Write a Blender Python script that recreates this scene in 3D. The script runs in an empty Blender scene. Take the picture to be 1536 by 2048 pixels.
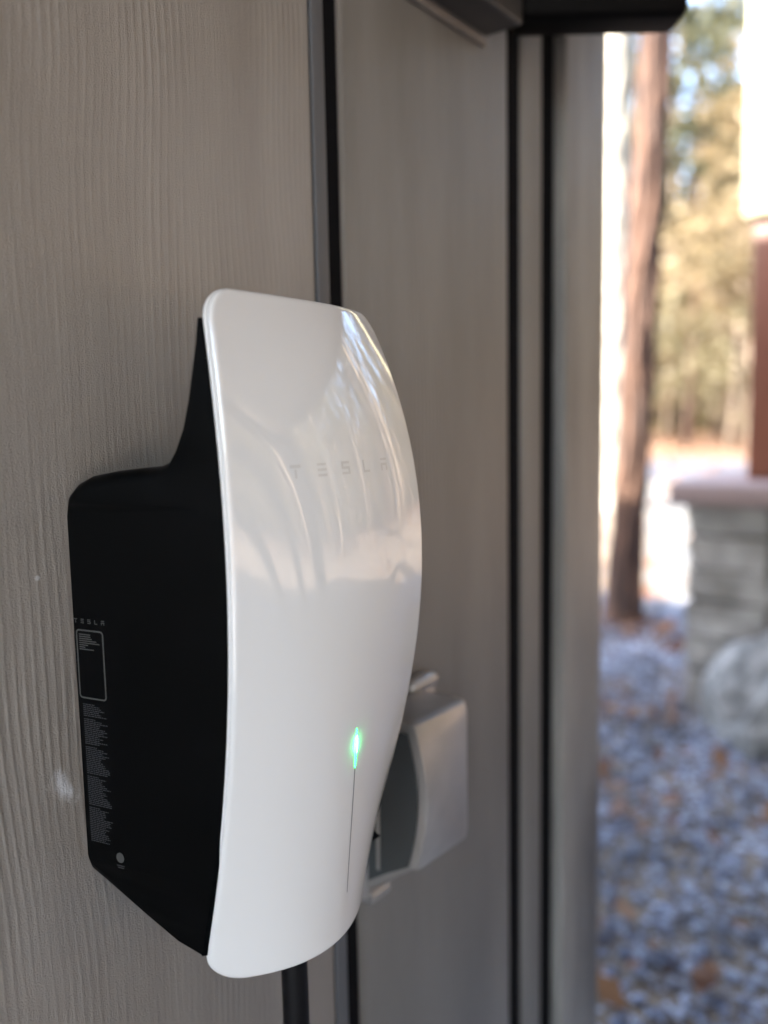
import bpy, bmesh, math, random
import numpy as np
from mathutils import Vector, Matrix
from mathutils.geometry import tessellate_polygon
random.seed(7); rng = np.random.default_rng(7)
sc = bpy.context.scene
# ------------------------------------------------------------------ camera, sky, sun
ZC = 0.98                                   # height of the charger's centre above the ground
YAW, PIT, ROL = 0.922222, 0.113867, -0.0194155
fw = Vector((math.sin(YAW)*math.cos(PIT), math.cos(YAW)*math.cos(PIT), -math.sin(PIT)))
rt = Vector((math.cos(YAW), -math.sin(YAW), 0)); up = rt.cross(fw)
r2 = rt*math.cos(ROL) + up*math.sin(ROL); u2 = -rt*math.sin(ROL) + up*math.cos(ROL)
cd = bpy.data.cameras.new('camera'); cam = bpy.data.objects.new('camera', cd); sc.collection.objects.link(cam)
M = Matrix((r2, u2, -fw)).transposed().to_4x4(); M.translation = Vector((-.27832, -.41291, .11972+ZC)); cam.matrix_world = M
cd.sensor_fit = 'HORIZONTAL'; cd.sensor_width = 36; cd.lens = 39.87; cd.clip_start = .02; cd.clip_end = 600
cd.dof.use_dof = True; cd.dof.focus_distance = .482; cd.dof.aperture_fstop = 3.8; cd.dof.aperture_blades = 0
sc.camera = cam
SUN_EL, SUN_AZ = math.radians(39.8), math.atan2(-.75, .66)   # azimuth from +Y towards +X
w = bpy.data.worlds.new('World'); sc.world = w; w.use_nodes = True
nt = w.node_tree; sky = nt.nodes.new('ShaderNodeTexSky'); sky.sky_type = 'NISHITA'; sky.sun_disc = False
sky.sun_elevation = SUN_EL; sky.sun_rotation = SUN_AZ; sky.air_density = 1.0; sky.dust_density = 1.6; sky.ozone_density = .5
bg = nt.nodes['Background']; bg.inputs[1].default_value = .15; nt.links.new(sky.outputs[0], bg.inputs[0])
sl = bpy.data.lights.new('sun', 'SUN'); sl.energy = 3.4; sl.angle = math.radians(.53); sl.color = (1, .93, .84)
so = bpy.data.objects.new('sun', sl); sc.collection.objects.link(so)
ts = Vector((math.sin(SUN_AZ)*math.cos(SUN_EL), math.cos(SUN_AZ)*math.cos(SUN_EL), math.sin(SUN_EL)))
so.rotation_euler = (-ts).to_track_quat('-Z', 'Y').to_euler(); so.location = ts*30
vs = sc.view_settings; vs.view_transform = 'Standard'; vs.look = 'None'; vs.exposure = 3.5; vs.gamma = 1

# ------------------------------------------------------------------ materials
def mat(name, col, rough=.6, metal=0., spec=.5, noise=None, bump=None, coat=0., coords='Object'):
    m = bpy.data.materials.new(name); m.use_nodes = True; n = m.node_tree.nodes; l = m.node_tree.links
    p = n['Principled BSDF']; p.inputs['Base Color'].default_value = (*col, 1); p.inputs['Roughness'].default_value = rough
    p.inputs['Metallic'].default_value = metal; p.inputs['Specular IOR Level'].default_value = spec; p.inputs['Coat Weight'].default_value = coat
    tc = n.new('ShaderNodeTexCoord')
    def tex(scale, stretch=(1, 1, 1), detail=4, rgh=.55):
        mp = n.new('ShaderNodeMapping'); mp.inputs['Scale'].default_value = stretch; l.new(tc.outputs[coords], mp.inputs[0])
        t = n.new('ShaderNodeTexNoise'); t.inputs['Scale'].default_value = scale; t.inputs['Detail'].default_value = detail
        t.inputs['Roughness'].default_value = rgh; l.new(mp.outputs[0], t.inputs[0]); return t
    if noise:                       # (scale, [(pos, colour), ...], stretch)
        t = tex(noise[0], noise[2] if len(noise) > 2 else (1, 1, 1)); r = n.new('ShaderNodeValToRGB')
        e = r.color_ramp.elements
        while len(e) < len(noise[1]): e.new(.5)
        for i, (ps, c) in enumerate(noise[1]): e[i].position = ps; e[i].color = (*c, 1)
        l.new(t.outputs[0], r.inputs[0]); l.new(r.outputs[0], p.inputs['Base Color'])
    if bump:                        # (scale, strength, distance, stretch)
        t = tex(bump[0], bump[3] if len(bump) > 3 else (1, 1, 1)); b = n.new('ShaderNodeBump')
        b.inputs['Strength'].default_value = bump[1]; b.inputs['Distance'].default_value = bump[2]
        l.new(t.outputs[0], b.inputs['Height']); l.new(b.outputs[0], p.inputs['Normal'])
    return m

def siding_material(name='taupe_siding_paint', k=1., c=1.):
    m = bpy.data.materials.new(name); m.use_nodes = True; n = m.node_tree.nodes; l = m.node_tree.links
    p = n['Principled BSDF']; p.inputs['Roughness'].default_value = .30; p.inputs['IOR'].default_value = 1.85
    g = n.new('ShaderNodeNewGeometry')
    def mapped(s):
        mp = n.new('ShaderNodeMapping'); mp.inputs['Scale'].default_value = s; l.new(g.outputs['Position'], mp.inputs[0]); return mp
    def noise(s, sc_, det=4, rgh=.55):
        t = n.new('ShaderNodeTexNoise'); t.inputs['Scale'].default_value = sc_; t.inputs['Detail'].default_value = det
        t.inputs['Roughness'].default_value = rgh; l.new(mapped(s).outputs[0], t.inputs[0]); return t
    def math_(op, a, b):
        k = n.new('ShaderNodeMath'); k.operation = op
        for i, x in enumerate((a, b)):
            if x is None: continue
            if isinstance(x, (int, float)): k.inputs[i].default_value = x
            else: l.new(x, k.inputs[i])
        return k.outputs[0]
    # grain: ridges that run up the board, bending slowly
    bend = noise((1.2, 1, .9), 2.2, 2); sep = n.new('ShaderNodeSeparateXYZ'); l.new(g.outputs['Position'], sep.inputs[0])
    ph = math_('ADD', math_('MULTIPLY', sep.outputs[0], 1150.), math_('MULTIPLY', bend.outputs[0], 85.))
    wv = math_('SINE', ph, None); wv = math_('MULTIPLY_ADD', wv, .5); wv.node.inputs[2].default_value = .5
    wv = math_('POWER', wv, 2.2)
    patch = noise((1, 1, .35), 7, 3); pr = n.new('ShaderNodeMapRange'); pr.inputs[1].default_value = .45; pr.inputs[2].default_value = .66
    l.new(patch.outputs[0], pr.inputs[0]); pr.inputs[3].default_value = .08; pr.inputs[4].default_value = .85
    wv = math_('MULTIPLY', wv, pr.outputs[0])
    fibre = noise((90, 90, 9), 4, 3, .6); stip = noise((1, 1, 1), 900, 3, .7)
    hgt = math_('ADD', math_('ADD', wv, math_('MULTIPLY', fibre.outputs[0], .9)), math_('MULTIPLY', stip.outputs[0], 1.1))
    b = n.new('ShaderNodeBump'); b.inputs['Strength'].default_value = .9; b.inputs['Distance'].default_value = .00075
    l.new(hgt, b.inputs['Height']); l.new(b.outputs[0], p.inputs['Normal'])
    big = noise((3.5, 3.5, .55), 4, 6, .62); r = n.new('ShaderNodeValToRGB'); e = r.color_ramp.elements
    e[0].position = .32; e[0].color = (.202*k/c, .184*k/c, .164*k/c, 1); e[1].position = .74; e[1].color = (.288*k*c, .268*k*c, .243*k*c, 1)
    l.new(big.outputs[0], r.inputs[0])
    # small paint flecks
    fl = n.new('ShaderNodeTexVoronoi'); fl.inputs['Scale'].default_value = 16; l.new(g.outputs['Position'], fl.inputs[0])
    fm = n.new('ShaderNodeMapRange'); fm.inputs[1].default_value = .022; fm.inputs[2].default_value = .034; fm.inputs[3].default_value = .6; fm.inputs[4].default_value = 0
    l.new(fl.outputs[0], fm.inputs[0])
    # the pale scuff low beside the box
    sp = n.new('ShaderNodeVectorMath'); sp.operation = 'SUBTRACT'; sp.inputs[1].default_value = (-.030, 0, ZC-.080); l.new(g.outputs['Position'], sp.inputs[0])
    rot = n.new('ShaderNodeMapping'); rot.inputs['Rotation'].default_value = (0, math.radians(32), 0); rot.inputs['Scale'].default_value = (75, 0, 34)
    # note: Mapping applies scale first, then rotation; a rotated ellipse is made with two mappings
    rot.inputs['Scale'].default_value = (1, 1, 1); l.new(sp.outputs[0], rot.inputs[0])
    scl = n.new('ShaderNodeMapping'); scl.inputs['Scale'].default_value = (120, 0, 62); l.new(rot.outputs[0], scl.inputs[0])
    ln = n.new('ShaderNodeVectorMath'); ln.operation = 'LENGTH'; l.new(scl.outputs[0], ln.inputs[0])
    sn = noise((30, 30, 14), 6, 5, .7); a = math_('ADD', ln.outputs['Value'], math_('MULTIPLY', sn.outputs[0], 1.9))
    sm = n.new('ShaderNodeMapRange'); sm.inputs[1].default_value = .95; sm.inputs[2].default_value = 1.75; sm.inputs[3].default_value = .95; sm.inputs[4].default_value = 0
    l.new(a, sm.inputs[0])
    mx = n.new('ShaderNodeMix'); mx.data_type = 'RGBA'; mx.inputs[7].default_value = (.75, .78, .83, 1)
    l.new(math_('MAXIMUM', fm.outputs[0], sm.outputs[0]), mx.inputs[0]); l.new(r.outputs[0], mx.inputs[6]); l.new(mx.outputs[2], p.inputs['Base Color'])
    return m

SIDING = siding_material(k=1.27); SIDING_B = siding_material('dimmed_taupe_paint', .66, 1.1); SIDING_C = siding_material('corner_taupe_paint', .62, 1.6)  # darker copies: wall's dimming to the right put into colour; mottling is stain
STEEL = mat('cool_grey_trim', (.10, .102, .108), .5)
GAP = mat('groove_shade_black', (.004, .004, .005), .9, spec=.1)  # near-black colour holds the shade of the deep siding grooves
GLASS = mat('white_glass', (.79, .79, .785), .0, spec=.55, coat=.0)
GLASS.node_tree.nodes['Principled BSDF'].inputs['IOR'].default_value = 1.78
BEZ = mat('white_rim', (.78, .78, .78), .25)
SHELL = mat('black_plastic', (.0008, .001, .0014), .4, spec=.08, bump=(1500, .3, .0003), noise=(22, [(.42, (.0003, .0006, .0009)), (.6, (.0006, .0009, .0013)), (.74, (.0022, .0025, .003))]))
PRINT = mat('grey_print', (.05, .05, .048), .6)
LOGO = mat('pale_grey_print', (.66, .65, .635), .02)
LINE = mat('grey_slot', (.22, .23, .24), .4)
CABLE = mat('black_rubber', (.003, .003, .004), .5, spec=.2)
ALU = mat('cast_metal', (.45, .43, .41), .36, metal=.6, bump=(400, .2, .0004), noise=(14, [(.35, (.38, .36, .345)), (.7, (.50, .475, .455))]))
SMOKE = mat('smoked_window', (.055, .06, .062), .22)
FIX = mat('dark_bronze', (.035, .032, .03), .5)
FIXB = mat('black_enamel', (.002, .0016, .0016), .6, spec=.08)
LIP = mat('taupe_gasket', (.20, .17, .145), .5)
CEIL = mat('ceiling_paint', (.40, .39, .375), .6, bump=(60, .3, .002))
TIMBER = mat('dark_stained_timber', (.07, .055, .045), .6, noise=(3, [(.3, (.05, .04, .034)), (.7, (.10, .08, .065))], (8, 8, .6)))
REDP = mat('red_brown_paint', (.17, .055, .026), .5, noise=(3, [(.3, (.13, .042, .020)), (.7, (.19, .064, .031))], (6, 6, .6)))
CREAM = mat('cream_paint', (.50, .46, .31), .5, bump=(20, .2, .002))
STONE = mat('grey_stone', (.25, .25, .24), .8, noise=(5, [(.32, (.24, .215, .18)), (.5, (.36, .33, .29)), (.68, (.50, .46, .40))]), bump=(22, 1., .02))
CAPST = mat('pinkish_capstone', (.27, .19, .165), .7, bump=(40, .4, .004))
GRAVEL = mat('ground_litter', (.2, .2, .2), .9, coords='Object', noise=(3.0, [(.30, (.06, .05, .04)), (.42, (.12, .095, .075)), (.55, (.19, .14, .095)), (.72, (.26, .195, .13))]), bump=(30, .8, .03))
DRIVE = mat('pale_concrete', (.16, .15, .14), .8, noise=(1.5, [(.3, (.08, .088, .10)), (.5, (.13, .125, .112)), (.7, (.16, .148, .125))], (1, .3, 1)))
ROAD = mat('grey_road', (.05, .055, .07), .85, noise=(8, [(.3, (.045, .052, .068)), (.7, (.075, .082, .10))]))
FLOOR = mat('forest_floor', (.14, .08, .045), .95, noise=(1.2, [(.3, (.095, .06, .035)), (.7, (.19, .105, .058))]))
SLAB = mat('porch_slab', (.2, .2, .2), .75, noise=(4, [(.3, (.17, .17, .17)), (.7, (.25, .25, .25))]))
BOUL = mat('lichened_boulder', (.2, .19, .17), .9, noise=(9, [(.34, (.10, .095, .085)), (.5, (.19, .18, .165)), (.66, (.34, .32, .29))]), bump=(18, 1., .03))
MORTAR = mat('grey_mortar', (.12, .11, .095), .95)
ROOFM = mat('roof_shingle', (.08, .075, .07), .9)
BARKS = [  mat('pale_bark', (.40, .30, .22), .9, noise=(4, [(.35, (.12, .085, .06)), (.6, (.30, .235, .17))], (3, 3, .7)), bump=(14, 1., .02, (3, 3, .6))),
         mat('rusty_bark', (.2, .13, .1), .9, noise=(4, [(.35, (.04, .024, .018)), (.6, (.12, .065, .042))], (3, 3, .7)), bump=(14, 1., .02, (3, 3, .6))),
         mat('chalky_bark', (.6, .56, .48), .85, noise=(6, [(.35, (.16, .135, .10)), (.55, (.34, .31, .25))], (2, 2, 1)), bump=(14, 1., .02))]
def leafmat(name, a, b):
    m = bpy.data.materials.new(name); m.use_nodes = True; n = m.node_tree.nodes; l = m.node_tree.links; p = n['Principled BSDF']
    g = n.new('ShaderNodeNewGeometry'); r = n.new('ShaderNodeValToRGB'); r.color_ramp.elements[0].color = (*a, 1); r.color_ramp.elements[1].color = (*b, 1)
    l.new(g.outputs['Random Per Island'], r.inputs[0]); l.new(r.outputs[0], p.inputs['Base Color']); p.inputs['Roughness'].default_value = .6
    tr = n.new('ShaderNodeBsdfTranslucent'); l.new(r.outputs[0], tr.inputs[0]); ms = n.new('ShaderNodeMixShader'); ms.inputs[0].default_value = .4
    l.new(p.outputs[0], ms.inputs[1]); l.new(tr.outputs[0], ms.inputs[2]); l.new(ms.outputs[0], n['Material Output'].inputs[0]); return m
LEAF = [leafmat('pine_needles', (.04, .048, .02), (.11, .10, .045)), leafmat('golden_leaves', (.15, .105, .05), (.28, .22, .12)), leafmat('olive_leaves', (.09, .08, .04), (.20, .165, .085))]
LITTER = leafmat('fallen_leaves', (.13, .05, .025), (.30, .15, .07))
PEB = leafmat('gravel_stones', (.13, .14, .20), (.62, .64, .72))
n_ = PEB.node_tree.nodes; l_ = PEB.node_tree.links; tc_ = n_.new('ShaderNodeTexCoord'); tn_ = n_.new('ShaderNodeTexNoise'); tn_.inputs['Scale'].default_value = 4.5; tn_.inputs['Detail'].default_value = 3
l_.new(tc_.outputs['Object'], tn_.inputs[0]); mr_ = n_.new('ShaderNodeMapRange'); mr_.inputs[1].default_value = .35; mr_.inputs[2].default_value = .65; mr_.inputs[3].default_value = .45; mr_.inputs[4].default_value = 1.25; l_.new(tn_.outputs[0], mr_.inputs[0])
mm_ = n_.new('ShaderNodeMix'); mm_.data_type = 'RGBA'; mm_.blend_type = 'MULTIPLY'; mm_.inputs[0].default_value = 1; rp_ = [k for k in n_ if k.bl_idname == 'ShaderNodeValToRGB'][0]
l_.new(rp_.outputs[0], mm_.inputs[6]); l_.new(mr_.outputs[0], mm_.inputs[7]); l_.new(mm_.outputs[2], n_['Principled BSDF'].inputs['Base Color'])

# ------------------------------------------------------------------ helpers
def link(o, parent=None):
    sc.collection.objects.link(o)
    if parent: o.parent = parent
    return o
def tag(o, label=None, cat=None, group=None, kind=None):
    if label: o['label'] = label
    if cat: o['category'] = cat
    if group: o['group'] = group
    if kind: o['kind'] = kind
    return o
def empty(name, loc=(0, 0, 0)):
    o = bpy.data.objects.new(name, None); o.location = loc; return link(o)
def mesh(name, vs_, fs, m, parent=None, smooth=False):
    me = bpy.data.meshes.new(name); me.from_pydata([tuple(v) for v in vs_], [], [tuple(f) for f in fs]); me.validate(); me.materials.append(m)
    if smooth: me.polygons.foreach_set('use_smooth', [True]*len(me.polygons))
    me.update(); return link(bpy.data.objects.new(name, me), parent)
def fin(name, bm, m, parent=None, smooth=False, bev=0, seg=2):
    if bev:
        bmesh.ops.bevel(bm, geom=[e for e in bm.edges if len(e.link_faces) == 2 and e.calc_face_angle(0) > .4], offset=bev, segments=seg, affect='EDGES', profile=.5)
    bmesh.ops.recalc_face_normals(bm, faces=bm.faces)
    me = bpy.data.meshes.new(name); bm.to_mesh(me); bm.free(); me.materials.append(m)
    if smooth or bev:
        me.polygons.foreach_set('use_smooth', [True]*len(me.polygons))
        try: me.set_sharp_from_angle(angle=math.radians(38))
        except Exception: pass
    return link(bpy.data.objects.new(name, me), parent)
def box(bm, x0, x1, y0, y1, z0, z1, mt=None):
    r = bmesh.ops.create_cube(bm, size=1)
    bmesh.ops.scale(bm, vec=(x1-x0, y1-y0, z1-z0), verts=r['verts']); bmesh.ops.translate(bm, vec=((x0+x1)/2, (y0+y1)/2, (z0+z1)/2), verts=r['verts'])
    if mt is not None: bmesh.ops.transform(bm, matrix=mt, verts=r['verts'])
    return r['verts']
def boxo(name, b, m, parent=None, bev=0, seg=2):
    bm = bmesh.new(); box(bm, *b); return fin(name, bm, m, parent, bev=bev, seg=seg)
def tube(bm, pts, rad, n=16, cap=True):
    rings = []; pts = [Vector(p) for p in pts]
    rad = rad if hasattr(rad, '__len__') else [rad]*len(pts)
    for i, p in enumerate(pts):
        t = (pts[min(i+1, len(pts)-1)]-pts[max(i-1, 0)]).normalized(); a = t.orthogonal().normalized() if abs(t.z) < .9 else Vector((1, 0, 0)).cross(t).normalized(); b = t.cross(a)
        rings.append([bm.verts.new(p+(a*math.cos(2*math.pi*k/n)+b*math.sin(2*math.pi*k/n))*rad[i]) for k in range(n)])
    for A, B in zip(rings, rings[1:]):
        for k in range(n): bm.faces.new((A[k], A[(k+1) % n], B[(k+1) % n], B[k]))
    if cap: bm.faces.new(rings[0][::-1]); bm.faces.new(rings[-1])

# ------------------------------------------------------------------ ground
def sheet(name, x0, x1, y0, y1, z, m, nx=1, ny=1):
    vs_ = [(x0+(x1-x0)*i/nx, y0+(y1-y0)*j/ny, z) for j in range(ny+1) for i in range(nx+1)]
    fs = [(j*(nx+1)+i, j*(nx+1)+i+1, (j+1)*(nx+1)+i+1, (j+1)*(nx+1)+i) for j in range(ny) for i in range(nx)]
    return tag(mesh(name, vs_, fs, m), kind='structure')
sheet('ground', -250, 250, -250, 250, 0, GRAVEL)
def patch(name, pts, z, m):
    return tag(mesh(name, [(x, y, z) for x, y in pts], [tuple(range(len(pts)))], m), kind='structure')
patch('driveway', [(4.1, 1.2), (4.2, .9), (7.5, .8), (11.5, 1.8), (12.3, 4.1), (8.9, 2.9), (5.5, 1.65)], .004, DRIVE)
patch('forest_floor', [(18.6, -30), (58, -45), (58, 70), (19.2, 70)], .004, FLOOR)
patch('road', [(12.9, -1.5), (18.4, -1.5), (18.55, 60), (12.8, 60)], .004, ROAD)
bm = bmesh.new(); box(bm, -4, 1.0, -4.9, .0, .0, .07); tag(fin('porch_slab', bm, SLAB, bev=.008), kind='structure')

# gravel stones and fallen leaves near the house corner
def scatter_stones(n, x0, x1, y0, y1, smin, smax):
    base = np.array([(1, 0, 0), (-1, 0, 0), (0, 1, 0), (0, -1, 0), (0, 0, 1), (0, 0, -1)], float)
    tri = np.array([(0, 2, 4), (2, 1, 4), (1, 3, 4), (3, 0, 4), (2, 0, 5), (1, 2, 5), (3, 1, 5), (0, 3, 5)])
    s = rng.uniform(smin, smax, (n, 1, 1))*rng.uniform(.6, 1.3, (n, 1, 3))*np.array([1, 1, .6])
    v = base[None]*s*rng.uniform(.75, 1.25, (n, 6, 3)); a = rng.uniform(0, 6.28, n); ca, sa = np.cos(a), np.sin(a)
    x = v[..., 0]*ca[:, None]-v[..., 1]*sa[:, None]; y = v[..., 0]*sa[:, None]+v[..., 1]*ca[:, None]
    P = np.stack([x+rng.uniform(x0, x1, n)[:, None], y+rng.uniform(y0, y1, n)[:, None], v[..., 2]+rng.uniform(0, smax*.9, n)[:, None]], -1).reshape(-1, 3)
    F = (tri[None]+6*np.arange(n)[:, None, None]).reshape(-1, 3)
    return P, F
P, F = scatter_stones(26000, .8, 4.6, -1.6, 1.9, .005, .017)
P2, F2 = scatter_stones(1100, .8, 4.6, -1.6, 1.9, .014, .024); P, F = np.concatenate([P, P2]), np.concatenate([F, F2+len(P)])
tag(mesh('gravel', P, F, PEB), 'grey and white gravel in the shade beyond the house corner', kind='stuff')
def scatter_quads(n, pos, size, flat=False, jitter=.0):
    nrm = rng.normal(size=(n, 3)); 
    if flat: nrm = nrm*.35+np.array([0, 0, 1])
    nrm /= np.linalg.norm(nrm, axis=1)[:, None]; a = np.cross(nrm, rng.normal(size=(n, 3))); a /= np.linalg.norm(a, axis=1)[:, None]; b = np.cross(nrm, a)
    s = (size*rng.uniform(.6, 1.3, n))[:, None]
    V = np.stack([pos-a*s, pos-b*s*.55, pos+a*s, pos+b*s*.55], 1).reshape(-1, 3)
    return V, np.arange(4*n).reshape(-1, 4)
n = 420; pos = np.stack([rng.uniform(.8, 5, n), rng.uniform(-1.8, 2.2, n), rng.uniform(.03, .055, n)], -1)
cl = np.array([(3.7, 1.1), (1.2, .35), (2.6, .75), (3.2, -.3), (2.0, .5), (1.5, -.5)])[rng.integers(0, 6, n)]+rng.normal(size=(n, 2))*.16
sel = rng.random(n) < .5; pos[sel, :2] = cl[sel]
V, F = scatter_quads(n, pos, .038, True)
n = 15000; pos2 = np.stack([rng.uniform(3, 45, n), rng.uniform(-32, 30, n), rng.uniform(.01, .06, n)], -1)
V2, F2 = scatter_quads(n, pos2, .10, True)
tag(mesh('leaf_litter', np.concatenate([V, V2]), np.concatenate([F, F2+len(V)]), LITTER), 'scattered rust and tan fallen leaves on gravel and ground', kind='stuff')

# ------------------------------------------------------------------ house wall
wall = tag(empty('house_wall', (0, 0, 0)), 'taupe board siding wall of the house that carries the white charger', 'wall', kind='structure')
ZT = 2.9
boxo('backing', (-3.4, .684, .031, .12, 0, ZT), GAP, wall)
def board(name, x0, x1, proud=0., back=.03, lab=None, bev=.003, m=None):
    o = boxo(name, (x0, x1, -proud, back, .02, ZT), m or SIDING, wall, bev=bev, seg=3)
    if lab: o['label'] = lab
    return o
for k in range(7): board('siding_panel', -.091-.305*(k+1)-.002-.0, -.104-.305*k, bev=.0035) if k else None
board('siding_panel', -3.2, -.0995-.305*6)
board('siding_panel', -.394+.0, .1920, bev=.0035, lab='wide panel behind the charger')
boxo('trim_lip', (.1925, .2050, -.0012, .028, .02, ZT), STEEL, wall, bev=.0006)
boxo('groove_shade_strip', (.2052, .2200, .0002, .028, .02, ZT), GAP, wall)  # strips added to fill the grooves, their black standing for shade
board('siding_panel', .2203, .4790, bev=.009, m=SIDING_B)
boxo('groove_shade_strip', (.4793, .4995, .0014, .028, .02, ZT), GAP, wall)
boxo('groove_shade_strip', (.5495, .5850, .0060, .028, .02, ZT), GAP, wall)
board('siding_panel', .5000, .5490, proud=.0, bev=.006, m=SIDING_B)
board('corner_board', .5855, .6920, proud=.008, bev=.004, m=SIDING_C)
boxo('side_wall', (.02, .684, .121, 6.2, 0, 4.05), SIDING, wall)      # the house body behind
hb = boxo('house_roof', (-4.5, .727, .05, 7.5, 4.06, 4.2), ROOFM); tag(hb, 'dark roof of the house above the siding wall', 'roof')
boxo('upper_wall', (-3.4, .684, .031, .12, 2.92, 4.05), SIDING, wall)

# ------------------------------------------------------------------ porch roof, beam, posts
pr = tag(empty('porch_roof', (-1, -2.4, 2.5)), 'taupe porch ceiling and roof deck spanning out from the wall', 'roof')
def child_box(name, b, m, root, bev=0):
    L = root.location; return boxo(name, (b[0]-L.x, b[1]-L.x, b[2]-L.y, b[3]-L.y, b[4]-L.z, b[5]-L.z), m, root, bev=bev)
for k in range(20): child_box('ceiling_board', (-4, 2.70, -4.9+.245*k, -4.9+.245*k+.240, 2.38, 2.40), CEIL, pr)
child_box('deck', (-4, 2.70, -4.9, -.004, 2.405, 2.49), ROOFM, pr)
child_box('fascia', (2.705, 2.73, -4.9, -.004, 2.33, 2.51), TIMBER, pr)
bmz = boxo('porch_beam', (-4, 2.5, -4.62, -4.42, 1.93, 2.13), TIMBER, bev=.006); tag(bmz, 'dark stained beam along the open front of the porch', 'beam')
def post(x, y, wd, lab, h=1.925):
    t = tag(empty('porch_post', (x, y, .07)), lab, 'post')
    boxo('shaft', (-wd/2, wd/2, -wd/2, wd/2, .0, h-.07), TIMBER, t, bev=.006)
    boxo('base_shoe', (-wd/2-.012, wd/2+.012, -wd/2-.012, wd/2+.012, -.07, .06), FIX, t, bev=.003)
post(2.30, -4.52, .28, 'widest dark timber post at the outer corner of the porch')
post(1.62, -4.52, .14, 'slim dark timber post second from the porch corner')
post(1.0, -4.52, .14, 'slim dark timber post third from the porch corner')
post(-1.6, -4.52, .16, 'dark timber post farthest left along the porch front')

# ------------------------------------------------------------------ stone pier with its column
COLX, COLY = 3.08, .27
pier = tag(empty('stone_pier', (COLX, COLY, 0)), 'grey stone pier with pinkish cap carrying the red-brown column', 'pier')
random.seed(3); zc = 0.
for row in range(6):
    h = [.155, .12, .14, .11, .125, .11][row]; wd = .285
    cuts = [-wd, -wd+random.uniform(.18, .26), random.uniform(.0, .1), wd] if row % 2 else [-wd, random.uniform(-.12, 0), wd]
    for a, b in zip(cuts, cuts[1:]):
        for s in (0, 1):
            bm = bmesh.new(); box(bm, a+.008, b-.008, (0 if s else -wd)+.008, (wd if s else 0)-.008, zc+.007, zc+h-.007)
            bmesh.ops.subdivide_edges(bm, edges=bm.edges[:], cuts=2, use_grid_fill=True)
            for v in bm.verts: v.co += Vector([random.uniform(-.009, .009) for _ in range(3)])
            fin('stone', bm, STONE, pier, smooth=True)
    zc += h
boxo('mortar', (-.268, .268, -.268, .268, 0, zc-.004), MORTAR, pier)
boxo('capstone', (-.335, .335, -.335, .335, zc+.001, zc+.080), CAPST, pier, bev=.012)
zc += .081
# loose boulder leaning at the foot of the pier
bm = bmesh.new(); bmesh.ops.create_icosphere(bm, subdivisions=3, radius=1)
for v in bm.verts:
    n_ = v.co.normalized(); k = 1+.14*math.sin(3*n_.x+1)+.12*math.sin(5*n_.y+3*n_.z)+.07*math.sin(9*n_.x+7*n_.y)+random.uniform(-.03, .03); v.co = Vector((n_.x*.24*k, n_.y*.34*k, max(n_.z*.33*k, -.1)))
bo = fin('boulder', bm, BOUL, smooth=True); bo.location = (2.66, .10, .06); tag(bo, 'rounded grey boulder lying against the foot of the stone pier', 'boulder')
col = tag(empty('porch_column', (COLX+.02, COLY+.03, zc)), 'square column, cream above and red-brown below, standing on the stone pier', 'column')
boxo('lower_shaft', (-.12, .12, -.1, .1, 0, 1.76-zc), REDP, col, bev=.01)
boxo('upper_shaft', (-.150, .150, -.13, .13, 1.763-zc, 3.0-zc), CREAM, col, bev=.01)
pb = boxo('entry_beam', (.73, COLX+.12, COLY-.1, COLY+.1, 3.003, 3.2), TIMBER); tag(pb, 'timber beam from the house corner to the column', 'beam')

# ------------------------------------------------------------------ trees
def blob_path(h, lean, n=9, wob=.12):
    ax, ay = random.uniform(-1, 1)*lean, random.uniform(-1, 1)*lean
    return [Vector((ax*t*h+wob*math.sin(3*t+ax*9)*t, ay*t*h+wob*math.cos(2.3*t+ay*7)*t, h*t)) for t in [i/(n-1) for i in range(n)]]
def make_tree_meshes(kind, seed):
    random.seed(seed); r = np.random.default_rng(seed)
    h = {'pine': 17, 'broad': 9, 'under': 4.5}[kind]; r0 = {'pine': .17, 'broad': .11, 'under': .05}[kind]
    path = blob_path(h, .02 if kind == 'pine' else .06); bm = bmesh.new()
    tube(bm, path, [r0*(1.15-.95*i/8) for i in range(9)], 9)
    pos = []; nl = {'pine': 26, 'broad': 22, 'under': 14}[kind]; c0 = {'pine': .42, 'broad': .25, 'under': .12}[kind]
    for i in range(nl):
        t = c0+(1-c0)*(i+.5)/nl*.97; k = t*8; a, b = path[int(k)], path[min(int(k)+1, 8)]; p = a.lerp(b, k-int(k))
        ln = {'pine': 2.6, 'broad': 2.4, 'under': 1.3}[kind]*(1.15-t)*random.uniform(.6, 1.25)+.3; an = random.uniform(0, 6.28)
        d = Vector((math.cos(an), math.sin(an), random.uniform(.0, .55))); q = p+d*ln*.55; e = p+d*ln+Vector((0, 0, random.uniform(-.1, .3)*ln))
        tube(bm, [p, q, e], [r0*.30*(1.2-t), r0*.18*(1.2-t), .006], 5)
        for cc, m_ in ((q, .5), (e, 1.), (q.lerp(e, .5), .8)):
            m2 = int({'pine': 26, 'broad': 30, 'under': 26}[kind]*m_); pos.append(np.array(cc)+r.normal(size=(m2, 3))*np.array([1, 1, .6])*ln*.19)
    me = bpy.data.meshes.new('trunk'); bm.to_mesh(me); bm.free(); me.polygons.foreach_set('use_smooth', [True]*len(me.polygons))
    pos = np.concatenate(pos); global rng; V, F = scatter_quads(len(pos), pos, {'pine': .13, 'broad': .11, 'under': .09}[kind])
    ml = bpy.data.meshes.new('crown'); ml.from_pydata(V.tolist(), [], F.tolist()); return me, ml
TREES = {}
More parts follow.
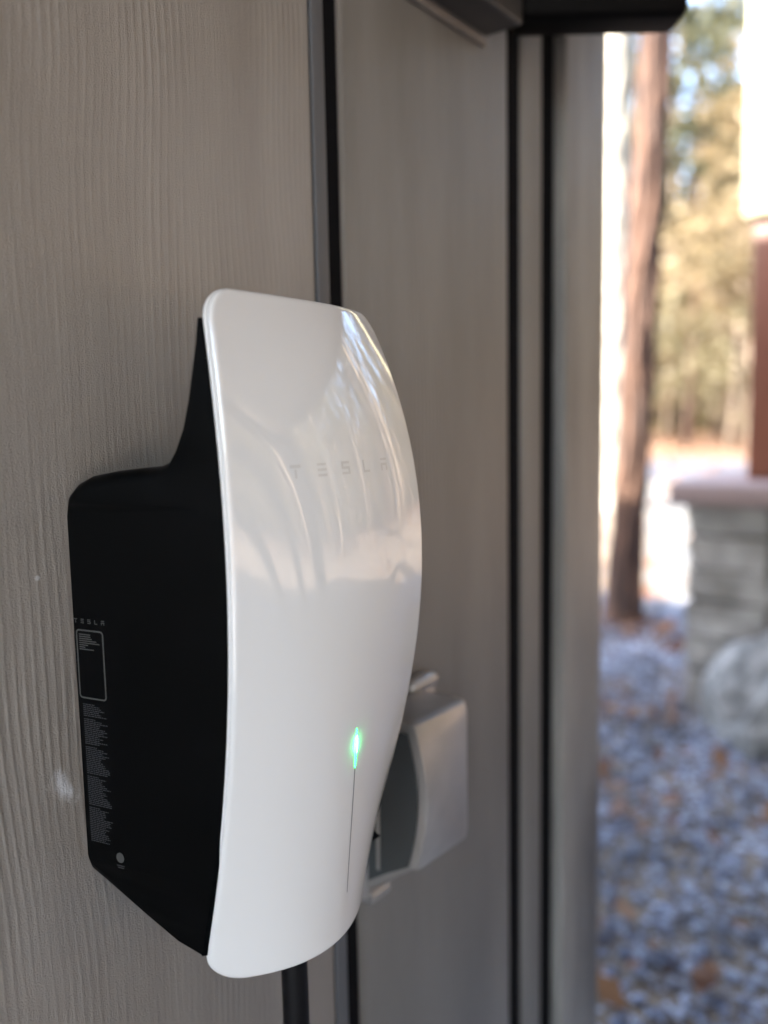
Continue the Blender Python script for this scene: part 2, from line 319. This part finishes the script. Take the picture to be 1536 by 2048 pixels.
for kind, ns, mats in (('pine', 3, (0, 1)), ('broad', 3, (0, 0)), ('under', 2, (1, 1))):
    for i in range(ns):
        me, ml = make_tree_meshes(kind, 40+i+10*len(kind)); me.materials.append(BARKS[mats[i % 2]])
        ml.materials.append(LEAF[{'pine': 0, 'broad': 1, 'under': 2}[kind]] if not (kind == 'broad' and i == 2) else LEAF[2]); TREES[(kind, i)] = (me, ml)
NM = {'pine': ('pine_tree', 'pine tree'), 'broad': ('broadleaf_tree', 'tree'), 'under': ('young_tree', 'young tree')}
LB = {'pine': 'tall bare-stemmed pine with dark needle crown standing in the sunlit wood',
      'broad': 'golden-leaved tree standing among the pines of the wood', 'under': 'low olive-green young tree under the taller trees of the wood'}
def plant(kind, i, x, y, rz, s, lab=None, grp=True):
    t = empty(NM[kind][0], (x, y, 0)); t.rotation_euler.z = rz; t.scale = (s, s, s)
    tag(t, lab or LB[kind], NM[kind][1], 'trees of the wood around the house' if grp else None)
    for nm, me in zip(('trunk', 'crown'), TREES[(kind, i)]):
        link(bpy.data.objects.new(nm, me), t)
random.seed(11)
cnt = 0
while cnt < 190:
    a = math.radians(random.uniform(-118, 42)); r = 9.5+34*random.random()**.75
    x, y = r*math.cos(a), r*math.sin(a)-1
    if 10.8 < x < 21 and y > -4: continue
    if x <= 10.8 and y > -3.2: continue
    if r < 12 and abs(math.degrees(a)+45) < 16: continue
    kind = random.choices(('pine', 'broad', 'under'), (.5, .27, .23))[0]; i = random.randrange(2 if kind == 'under' else 3)
    plant(kind, i, x, y, random.uniform(0, 6.28), random.uniform(.8, 1.25)); cnt += 1
for k in range(16):
    a_ = math.radians(random.uniform(69.5, 77)); R_ = random.uniform(24, 44); plant(random.choices(('broad', 'under', 'pine'), (.6, .2, .2))[0], random.randrange(2), -.278+R_*math.sin(a_), -.413+R_*math.cos(a_), random.uniform(0, 6.28), random.uniform(.8, 1.25))
# the few trees seen directly between the rust-brown trunk and the column get labels of their own
seen = []
for o in list(sc.collection.objects):
    if o.get('group') and o.parent is None:
        d = Vector((o.location.x+.278, o.location.y+.413, 0)); az = math.degrees(math.atan2(d.x, d.y))
        if 69.8 < az < 76.2: seen.append((az, o))
        elif az > 76.2 and o.location.y > -8: tag(o, {'pine_tree': 'tall bare-stemmed pine', 'broadleaf_tree': 'golden-leaved tree', 'young_tree': 'low olive young tree'}[o.name.split('.')[0]]+' beyond the driveway, mirrored in the glass', group='trees beyond the driveway, seen mirrored')
ORD = ['first',  'second', 'third', 'fourth', 'fifth', 'sixth', 'seventh', 'eighth', 'ninth', 'tenth', 'eleventh', 'twelfth']
KD = {'pine_tree': 'tall thin pine', 'broadleaf_tree': 'golden-leaved tree', 'young_tree': 'low olive young tree'}
for base in KD:
    for k, (az, o) in enumerate(sorted([t_ for t_ in seen if t_[1].name.split('.')[0] == base], key=lambda t_: t_[0])):
        tag(o, ('%s %s from the left between the rust-brown trunk and the column' % (ORD[min(k, 11)], KD[base])), group='distant trees between the trunk and the column')
# the near trunk just beyond the house corner
def near_trunk(x, y, r0, h, seed, lab, lean=0, bark=1):
    random.seed(seed); t = tag(empty('pine_tree', (x, y, 0)), lab, 'pine tree'); bm = bmesh.new()
    n, m_ = 40, 120; rings = []
    for j in range(m_+1):
        z = h*j/m_; rad = r0*(1+.45*math.exp(-z*6)-.03*z)
        rings.append([bm.verts.new(((rad+.010*math.sin(9*a+3*math.sin(z*5))+.006*math.sin(z*13+3*math.cos(a*2)))*math.cos(a), (rad+.010*math.sin(9*a+3*math.sin(z*5))+.006*math.sin(z*13+3*math.cos(a*2)))*math.sin(a), z)) for a in [2*math.pi*k/n for k in range(n)]])
    for A, B in zip(rings, rings[1:]):
        for k in range(n): bm.faces.new((A[k], A[(k+1) % n], B[(k+1) % n], B[k]))
    for v_ in bm.verts: v_.co += Vector((.36, -.93, 0))*lean*min(v_.co.z, 4)
    fin('trunk', bm, BARKS[bark], t, smooth=True)
    o = bpy.data.objects.new('crown', TREES[('pine', 0)][1]); link(o, t); o.scale = (1, 1, 1)
near_trunk(3.98, 1.245, .078, 9.5, 5, 'rust-brown pine trunk leaning right, its foot dark, just beyond the house corner', .042)
near_trunk(8.80, 3.27, .16, 12, 8, 'pale sunlit tree trunk showing between the house corner and the rust-brown trunk', 0, 2)
# rising ground and brush under the far wood
vv, ff = [], []; NA = 90; RR = [(52, -.05), (62, .8), (80, 3.5), (110, 8), (160, 12), (235, 14)]
for i_, (R, z) in enumerate(RR):
    for k in range(NA): a = 2*math.pi*k/NA; vv.append((R*math.cos(a), R*math.sin(a), z+(math.sin(5*a)*.12+math.sin(11*a+1)*.06)*z))
for i_ in range(len(RR)-1):
    for k in range(NA): ff.append((i_*NA+k, (i_+1)*NA+k, (i_+1)*NA+(k+1) % NA, i_*NA+(k+1) % NA))
tag(mesh('hillside', vv, ff, GRAVEL, smooth=True), kind='structure')
r_ = np.random.default_rng(9); n = 60000; a = np.radians(r_.uniform(-130, 60, n)); R = r_.uniform(38, 66, n)
V, F = scatter_quads(n, np.stack([R*np.cos(a), R*np.sin(a), r_.uniform(.02, 1, n)**1.3*(6.5+2.6*np.sin(a*23)+2.0*np.sin(a*57))+np.maximum(R-56, 0)*.1], -1), .30)
tag(mesh('underbrush', V, F, LEAF[2]), 'low olive underbrush along the foot of the far wood', kind='stuff')
# far wood: trees that merge into one mass
r_ = np.random.default_rng(5); vv, ff, pp = [], [], []
for k in range(420):
    a = math.radians(r_.uniform(-130, 60)); R = r_.uniform(46, 80); x, y = R*math.cos(a), R*math.sin(a); h = r_.uniform(11, 22); w0 = r_.uniform(.12, .3); b = len(vv)
    for z, ww in ((0, w0), (h, w0*.3)):
        for q_ in range(4): vv.append((x+ww*math.cos(q_*1.57), y+ww*math.sin(q_*1.57), z))
    for q_ in range(4): ff.append((b+q_, b+(q_+1) % 4, b+4+(q_+1) % 4, b+4+q_))
    m2 = 420; zz = r_.uniform(.15, 1, m2)**.8; pp.append(np.stack([x+r_.normal(size=m2)*2.6*(1.2-zz), y+r_.normal(size=m2)*2.6*(1.2-zz), zz*h*1.03], -1))
fwd = mesh('far_wood_trunks', vv, ff, BARKS[0]); tag(fwd, 'pale distant trunks of the far wood that merge into one mass', kind='stuff')
V, F = scatter_quads(sum(map(len, pp)), np.concatenate(pp), .42)
fl = mesh('far_wood_foliage', V, F, LEAF[2]); fl.data.materials.append(LEAF[1]); fl.data.materials.append(LEAF[0])
fl.data.polygons.foreach_set('material_index', np.repeat(r_.choice([0, 1, 1, 2], 420), 420).astype('int32'))
tag(fl, 'olive and golden foliage of the distant wood', kind='stuff')

# ------------------------------------------------------------------ the charger
W, H = .155, .36678
CO = [123.807, 2.239, -25.574, -9.009, 3.592, 2.501, 10.737, -12.406, -5.446, -0.894, -17.889, 14.014, -7.94, 2.374, -1.358, 1.521, -5.797, 0.265, -2.088, 0.584, 2.534, -0.852, -1.09, 0.048, -0.158]
def S(g, e): return sum(CO[i*5+j]*g**i*e**j for i in range(5) for j in range(5))/1000
def face(s, h, off=0.):               # point of the curved front, s and h in metres, moved out along its normal
    def q(s_, h_): return Vector((s_, -S((s_-W/2)/(W/2), h_/(H/2)), h_))
    p = q(s, h)
    if off:
        n_ = (q(s+1e-4, h)-q(s-1e-4, h)).cross(q(s, h+1e-4)-q(s, h-1e-4)).normalized()
        if n_.y > 0: n_ = -n_
        p = p+n_*off
    return p
ch = tag(empty('wall_charger', (0, 0, ZC)), 'white glass fronted electric car charger with black body and green light on the siding', 'car charger')
RC = .0167
def outline(ins, n=10):
    R = max(RC-ins, .002); a0, a1, b0, b1 = ins, W-ins, -H/2+ins, H/2-ins; pts = []
    for cx, cz, t0 in ((a1-R, b1-R, 0), (a0+R, b1-R, 90), (a0+R, b0+R, 180), (a1-R, b0+R, 270)):
        arc = [(cx+R*math.cos(math.radians(t0+90*k/n)), cz+R*math.sin(math.radians(t0+90*k/n))) for k in range(n+1)]
        if pts:
            p = pts[-1]; m_ = 22 if abs(p[0]-arc[0][0]) > abs(p[1]-arc[0][1]) else 48
            pts += [(p[0]+(arc[0][0]-p[0])*k/m_, p[1]+(arc[0][1]-p[1])*k/m_) for k in range(1, m_)]
        pts += arc
    p, q_ = pts[-1], pts[0]; pts += [(p[0]+(q_[0]-p[0])*k/48, p[1]+(q_[1]-p[1])*k/48) for k in range(1, 48)]
    return [(s+(1-s/W)*(.0016+.0018*h/(H/2)), h) for s, h in pts]
def slab(name, layers, m, parent):      # layers: (inset, offset) rings from back to front, front closed by shrinking rings
    bm = bmesh.new(); rings = []
    for ins, off in layers: rings.append([bm.verts.new(face(s, h, off)) for s, h in outline(ins)])
    for A, B in zip(rings, rings[1:]):
        for k in range(len(A)): bm.faces.new((A[k], A[(k+1) % len(A)], B[(k+1) % len(A)], B[k]))
    # front: shrink the last outline towards the centre line
    ins, off = layers[-1]; base = outline(ins); last = rings[-1]; N = 40
    for j in range(1, N+1):
        f = 1-j/N; cur = []
        if j < N:
            for s, h in base: cur.append(bm.verts.new(face(W/2+(s-W/2)*f, (h if abs(h) < 1 else h)*(1-(1-f)*(.45 if True else 1)), off)))
            for k in range(len(last)): bm.faces.new((last[k], last[(k+1) % len(last)], cur[(k+1) % len(last)], cur[k]))
            last = cur
        else:                             # close on the centre line
            cl = [bm.verts.new(face(W/2, h*.55, off)) for s, h in base]
            for k in range(len(last)): bm.faces.new((last[k], last[(k+1) % len(last)], cl[(k+1) % len(last)], cl[k]))
            bmesh.ops.remove_doubles(bm, verts=cl, dist=1e-5)
    back = rings[0]; inner = [bm.verts.new(face(s, h, layers[0][1])) for s, h in outline(.03, 10)]
    for k in range(len(back)): bm.faces.new((back[(k+1) % len(back)], back[k], inner[k], inner[(k+1) % len(back)]))
    me_ = fin(name, bm, m, parent, smooth=False)
    me_.data.polygons.foreach_set('use_smooth', [True]*len(me_.data.polygons)); return me_
gl = slab('faceplate', [(.0026, -.0030), (.0006, -.0028), (.0001, -.0022), (.0001, -.0015), (.0006, -.0007), (.0014, -.0002), (.0025, 0), (.004, 0)], GLASS, ch)
bz = slab('bezel', [(.003, -.0062), (.0004, -.0060), (-.0003, -.0054), (-.0004, -.0042), (.0004, -.0037), (.004, -.0036)], BEZ, ch)
# black body: profile in (o, h) lofted across s, its front following the plate
top = [(0, .076), (.0015, .0825), (.006, .0868), (.014, .0903), (.030, .0930), (.048, .0948), (.060, .0958), (.0675, .0990), (.0745, .1060), (.0815, .1165), (.0868, .1300), (.0907, .1440), (.0938, .1560), (.0960, .1680)]
bot = [(0, -.1320), (.0020, -.1362), (.012, -.1412), (.0250, -.1472), (.0400, -.1535), (.0600, -.1612), (.0750, -.1652)]
def sleft(o): return -.0175+.0238*min(o/.110, 1.)
full = W+.030; cols = [0, .0005, .0014, .0030, .0052, .0080]+[.008+(full-.016)*k/16 for k in range(1, 17)]+[full-.0052, full-.0030, full-.0014, full-.0005, full]
bm = bmesh.new(); rings = []
for c_ in cols:
    d = min(c_, full-c_); rr = .0075; ins = rr-math.sqrt(max(rr*rr-max(rr-d, 0)**2, 0)); u = c_/full; ring = []
    def pt(o, h):
        l_ = sleft(o); return Vector((l_+(W-2*l_)*u, -o, h))
    g0 = min(max((pt(.1, 0).x-W/2)/(W/2), -.985), .985); s_ = W/2+g0*(W/2); ft = -face(s_, .168).y-.0068
    for i, (o, h) in enumerate(top):
        k = 1 if o < .06 else max(0, 1-(o-.06)/.03); oc_ = o if o < .0675 else .0675+(o-.0675)*(ft-.0010-.0675)/(.0960-.0675)
        ring.append(pt(oc_, h-ins*k))
    for hh in np.linspace(.168, -.1660, 26):
        ring.append(pt(-face(s_, hh).y-.0067, hh))
    for o, h in bot[::-1]: ring.append(pt(o, h+ins*min(1., max(0., (.055-o)/.043))))
    rings.append([bm.verts.new(p) for p in ring])
for A, B in zip(rings, rings[1:]):
    n_ = len(A)
    for k in range(n_): bm.faces.new((A[k], B[k], B[(k+1) % n_], A[(k+1) % n_]))
for R_ in (rings[0], rings[-1]):
    for tr_ in tessellate_polygon([[Vector((-v.co.y, v.co.z, 0)) for v in R_]]): bm.faces.new([R_[i] for i in tr_])
body = fin('body', bm, SHELL, ch, bev=0, smooth=True)
# light slot and lit green section on the centre line
def ribbon(name, s0, s1, h0, h1, off, m, parent, n=30, thick=0.):
    bm = bmesh.new(); A = []
    for k in range(n+1):
        h = h0+(h1-h0)*k/n; f = 1
        A.append([bm.verts.new(face(s0+(s1-s0)*j/2, h, off+thick*(1 if j == 1 else 0))) for j in range(3)])
    for a, b in zip(A, A[1:]):
        for j in range(2): bm.faces.new((a[j], a[j+1], b[j+1], b[j]))
    return fin(name, bm, m, parent)
ribbon('light_slot', W/2-.00045, W/2+.00045, -.1555, -.0780, .00008, LINE, ch)
def emis(name, col, st):
    m = bpy.data.materials.new(name); m.use_nodes = True; p = m.node_tree.nodes['Principled BSDF']; p.inputs['Base Color'].default_value = (0, 0, 0, 1)
    p.inputs['Emission Color'].default_value = (*col, 1); p.inputs['Emission Strength'].default_value = st; return m
G1 = emis('green_light', (.01, 1, .10), 2.4); G2 = emis('bright_green_light', (.04, 1, .28), 13)
def bar(name, h0, h1, hw, hgt, m, parent):
    bm = bmesh.new(); A = []
    for k in range(21):
        t = k/20; h = h0+(h1-h0)*t; f = math.sin(math.pi*min(max(t, .03), .97))**.4
        A.append([bm.verts.new(face(W/2+hw*f*math.cos(q_), h, .00005+hgt*f*math.sin(q_))) for q_ in [math.pi*j/6 for j in range(7)]])
    for a, b in zip(A, A[1:]):
        for j in range(6): bm.faces.new((a[j], a[j+1], b[j+1], b[j]))
    return fin(name, bm, m, parent, smooth=True)
led = bar('status_light', -.0780, -.0545, .00055, .0006, G1, ch); led['label'] = 'lit green end of the light line'
bar('light_core', -.0700, -.0580, .00040, .0011, G2, led)
# lettering: bars given in letter units, laid on the curved front
GLY = {'T': [(-4, 2.2, 4, 4), (-3.3, 2.0, 3.3, 2.25), (-.8, -4, .8, 1.2)], 'E': [(-3.6, 2.6, 3.6, 4), (-3.6, -.7, 3.6, .8), (-3.6, -4, 3.6, -2.5)],
       'S': [(-3.6, 2.6, 3.6, 4), (-3.6, .8, -2., 2.6), (-3.6, -.7, 3.6, .8), (2., -2.5, 3.6, -.7), (-3.6, -4, 3.6, -2.5)],
       'L': [(-3.4, -4, -1.8, 4), (-1.8, -4, 3.4, -2.5)], 'A': [(-3.6, 2.6, 3.6, 4), (-3.6, -4, -2., .8), (2., -4, 3.6, .8), (-2., -.7, 2., .8)]}
def letters(fn, cx, cz, sp, unit, m, parent, name='letter'):
    for i, c_ in enumerate('TESLA'):
        bm = bmesh.new()
        for x0, z0, x1, z1 in GLY[c_]:
            n_ = max(1, int((x1-x0)/1.5)); g_ = [[bm.verts.new(fn(cx+(i-2)*sp+(x0+(x1-x0)*k/n_)*unit, cz+z*unit)) for k in range(n_+1)] for z in (z0, z1)]
            for k in range(n_): bm.faces.new((g_[0][k], g_[0][k+1], g_[1][k+1], g_[1][k]))
        fin(name, bm, m, parent)
letters(lambda s, h: face(s, h, .00012), W/2, .0915, .01763, .00088, LOGO, ch)
# printed rating label low on the black side
def side(o, h): return Vector((sleft(o)-.00025, -o, h))
letters(side, .0112, .0112, .0047, .00030, PRINT, ch, 'small_letter')
def sbars(name, bars, m, parent):
    bm = bmesh.new()
    for o0, h0, o1, h1 in bars: bm.faces.new([bm.verts.new(side(o, h)) for o, h in ((o0, h0), (o1, h0), (o1, h1), (o0, h1))])
    return fin(name, bm, m, parent)
fr = []; fa, fb, fc, fd, tk = .0015, .0205, .0065, -.0325, .0009; Rr = .0022
bm = bmesh.new(); oo, ii = [], []
for cx, cz, t0 in ((fb-Rr, fc-Rr, 0), (fa+Rr, fc-Rr, 90), (fa+Rr, fd+Rr, 180), (fb-Rr, fd+Rr, 270)):
    for k in range(5):
        t = math.radians(t0+22.5*k); oo.append(bm.verts.new(side(cx+Rr*math.cos(t), cz+Rr*math.sin(t)))); ii.append(bm.verts.new(side(cx+(Rr-tk)*math.cos(t), cz+(Rr-tk)*math.sin(t))))
for k in range(len(oo)): bm.faces.new((oo[k], oo[(k+1) % len(oo)], ii[(k+1) % len(oo)], ii[k]))
fin('label_frame', bm, PRINT, ch)
random.seed(21); bars = []; h = .0040
for wdt in (.008, .008, .009, .012, .014, .006, .004, .010): bars.append((.0035, h, .0035+wdt, h-.0006)); h -= .00118
PR2 = mat('faint_print', (.022, .023, .027), .6)
sbars('label_text', bars, PRINT, ch)
bars = []; h = -.0355
for blk, nl in ((0, 7), (1, 14), (2, 15), (3, 16), (4, 19)):
    for j in range(nl):
        L_ = random.uniform(.010, .0165) if j else .008; o = .0035+.00006*0
        while o < .0035+L_:
            w_ = random.uniform(.0009, .0026); bars.append((o, h, min(o+w_, .0035+L_), h-.00058)); o += w_+.00035
        h -= .00108
    h -= .0009
sbars('fine_print', bars, PR2, ch)
bm = bmesh.new(); bm.faces.new([bm.verts.new(side(.0235+.0027*math.cos(t), -.1215+.0030*math.sin(t))) for t in [2*math.pi*k/20 for k in range(20)]]); fin('round_mark', bm, PRINT, ch)
sbars('mark_text', [(.021, -.1258, .0262, -.1264), (.0215, -.1270, .0258, -.1276)], PR2, ch)
# dusty smear on the side
# cable
bm = bmesh.new(); tube(bm, [(.096, -.047, ZC-.1525), (.0955, -.048, ZC-.17), (.094, -.050, ZC-.20), (.0905, -.054, ZC-.25), (.086, -.058, ZC-.33), (.082, -.058, ZC-.45), (.09, -.05, ZC-.60), (.15, -.04, ZC-.75), (.18, -.04, .05)], .0086, 20)
cb = fin('charging_cable', bm, CABLE, smooth=True); tag(cb, 'black charging cable hanging straight down below the white charger', 'cable')

# ------------------------------------------------------------------ outlet cover
oc = tag(empty('outlet_cover', (.222, 0, ZC-.19)), 'grey cast metal weatherproof outlet cover with smoked window beside the charger', 'outlet cover')
def OX(s, o, h): return Vector((s-.222, -o, h+.19))
def prism(name, quad_lists, m, parent, bev=0):
    bm = bmesh.new()
    for vs_, fs in quad_lists:
        V_ = [bm.verts.new(v) for v in vs_]
        for f in fs: bm.faces.new([V_[i] for i in f])
    return fin(name, bm, m, parent, bev=bev)
boxo('back_plate', (-.004, .104, -.008, -.0005, -.078, .082), ALU, oc, bev=.003)
# hood: shell lofted over height, front bulging in the middle
bm = bmesh.new(); rings = []; K = 14
for k, tt_, in_ in [(-1, 0, .0035), (-1, 0, .001)]+[(k, k/K, 0) for k in range(1, K)]+[(-1, 1, .0012), (-1, 1, .0042)]:
    t = (.0 if in_ == .0035 else .010) if tt_ == 0 else (tt_ if in_ == 0 else (.985 if in_ == .0012 else 1.0)); h = -.2285+(-.111+.2285)*t; of = .058+.011*math.sin(math.pi*t)
    hb_ = h if t > .35 else h-.032*(1-t/.35)
    of -= in_; rings.append([bm.verts.new(OX(p[0]+(in_ if p[0] < .25 else -in_), p[1]-(in_ if p[1] > .05 and p[0] > .28 else 0), p[2])) for p in ((.2225, .0085, hb_), (.2225, of-.004, h), (.2235, of-.001, h), (.2275, of+.0006, h), (.2860, .062, h), (.2925, .0605, h), (.2962, .0575, h), (.2975, .050, h), (.2950, .0085, hb_))])
for A, B in zip(rings, rings[1:]):
    for j in range(8): bm.faces.new((A[j], A[j+1], B[j+1], B[j]))
bm.faces.new(rings[-1]); bm.faces.new(rings[0][::-1])
hood = fin('hood', bm, ALU, oc, smooth=True)
# smoked side window, a curved pane just proud of the hood's side
bm = bmesh.new(); A = []
for k in range(11):
    t = .03+.90*k/10; h = -.2285+(-.111+.2285)*t; of = .058+.011*math.sin(math.pi*t); hb_ = h if t > .35 else h-.026*(1-t/.35)
    A.append([bm.verts.new(OX(.2205, .012, hb_)), bm.verts.new(OX(.2200, .030, (h+hb_)/2)), bm.verts.new(OX(.2208, of-.0075, h))])
for a, b in zip(A, A[1:]):
    for j in range(2): bm.faces.new((a[j], a[j+1], b[j+1], b[j]))
win = fin('window', bm, SMOKE, oc, smooth=True)
prism('window_rib', [([OX(.2185, .022, -.235), OX(.2185, .0255, -.235), OX(.2185, .0275, -.125), OX(.2185, .0240, -.125)], [(0, 1, 2, 3)])], ALU, oc)
bm = bmesh.new(); tube(bm, [OX(.280, .010, -.110), OX(.283, .010, -.109), OX(.300, .010, -.108), OX(.316, .010, -.108), OX(.321, .010, -.108)], [.004, .007, .0075, .007, .004], 16); fin('hinge', bm, ALU, oc, smooth=True)
bm = bmesh.new(); tube(bm, [OX(.226, .006, -.268), OX(.250, .006, -.268)], .006, 16); fin('latch', bm, ALU, oc, smooth=True)

# ------------------------------------------------------------------ lamp above
lf = tag(empty('wall_lamp', (.37, 0, ZC+.50)), 'black wall flood lamp with its dark mounting box above the outlet cover', 'lamp')
def LL(x, y, z): return (x-.37, y, z-.50)
def lbox(name, b, m, bev=0): return boxo(name, (b[0]-.37, b[1]-.37, b[2], b[3], b[4]-.50, b[5]-.50), m, lf, bev=bev, seg=3)
lbox('gasket', (.296, .426, -.006, -.0005, .447, .62), LIP, .001)
lbox('mounting_box', (.300, .4215, -.045, -.0065, .452, .61), FIX, .004)
dv = Vector((.6, -.8, 0)); nv = Vector((.8, .6, 0))
def slabdir(name, t0, t1, w0, w1, z0, z1, m, bev, o0=Vector((.423, -.038, 0))):
    bm = bmesh.new(); box(bm, t0, t1, w0, w1, z0-.50, z1-.50)
    for v in bm.verts:
        p = o0+dv*v.co.x+nv*v.co.y; v.co = Vector((p.x-.37, p.y, v.co.z))
    return fin(name, bm, m, lf, bev=bev, seg=4)
slabdir('lamp_head', .0, .150, .0, .045, .462, .572, FIXB, .008)
slabdir('swivel', -.012, .004, .010, .034, .482, .53, FIX, .004)
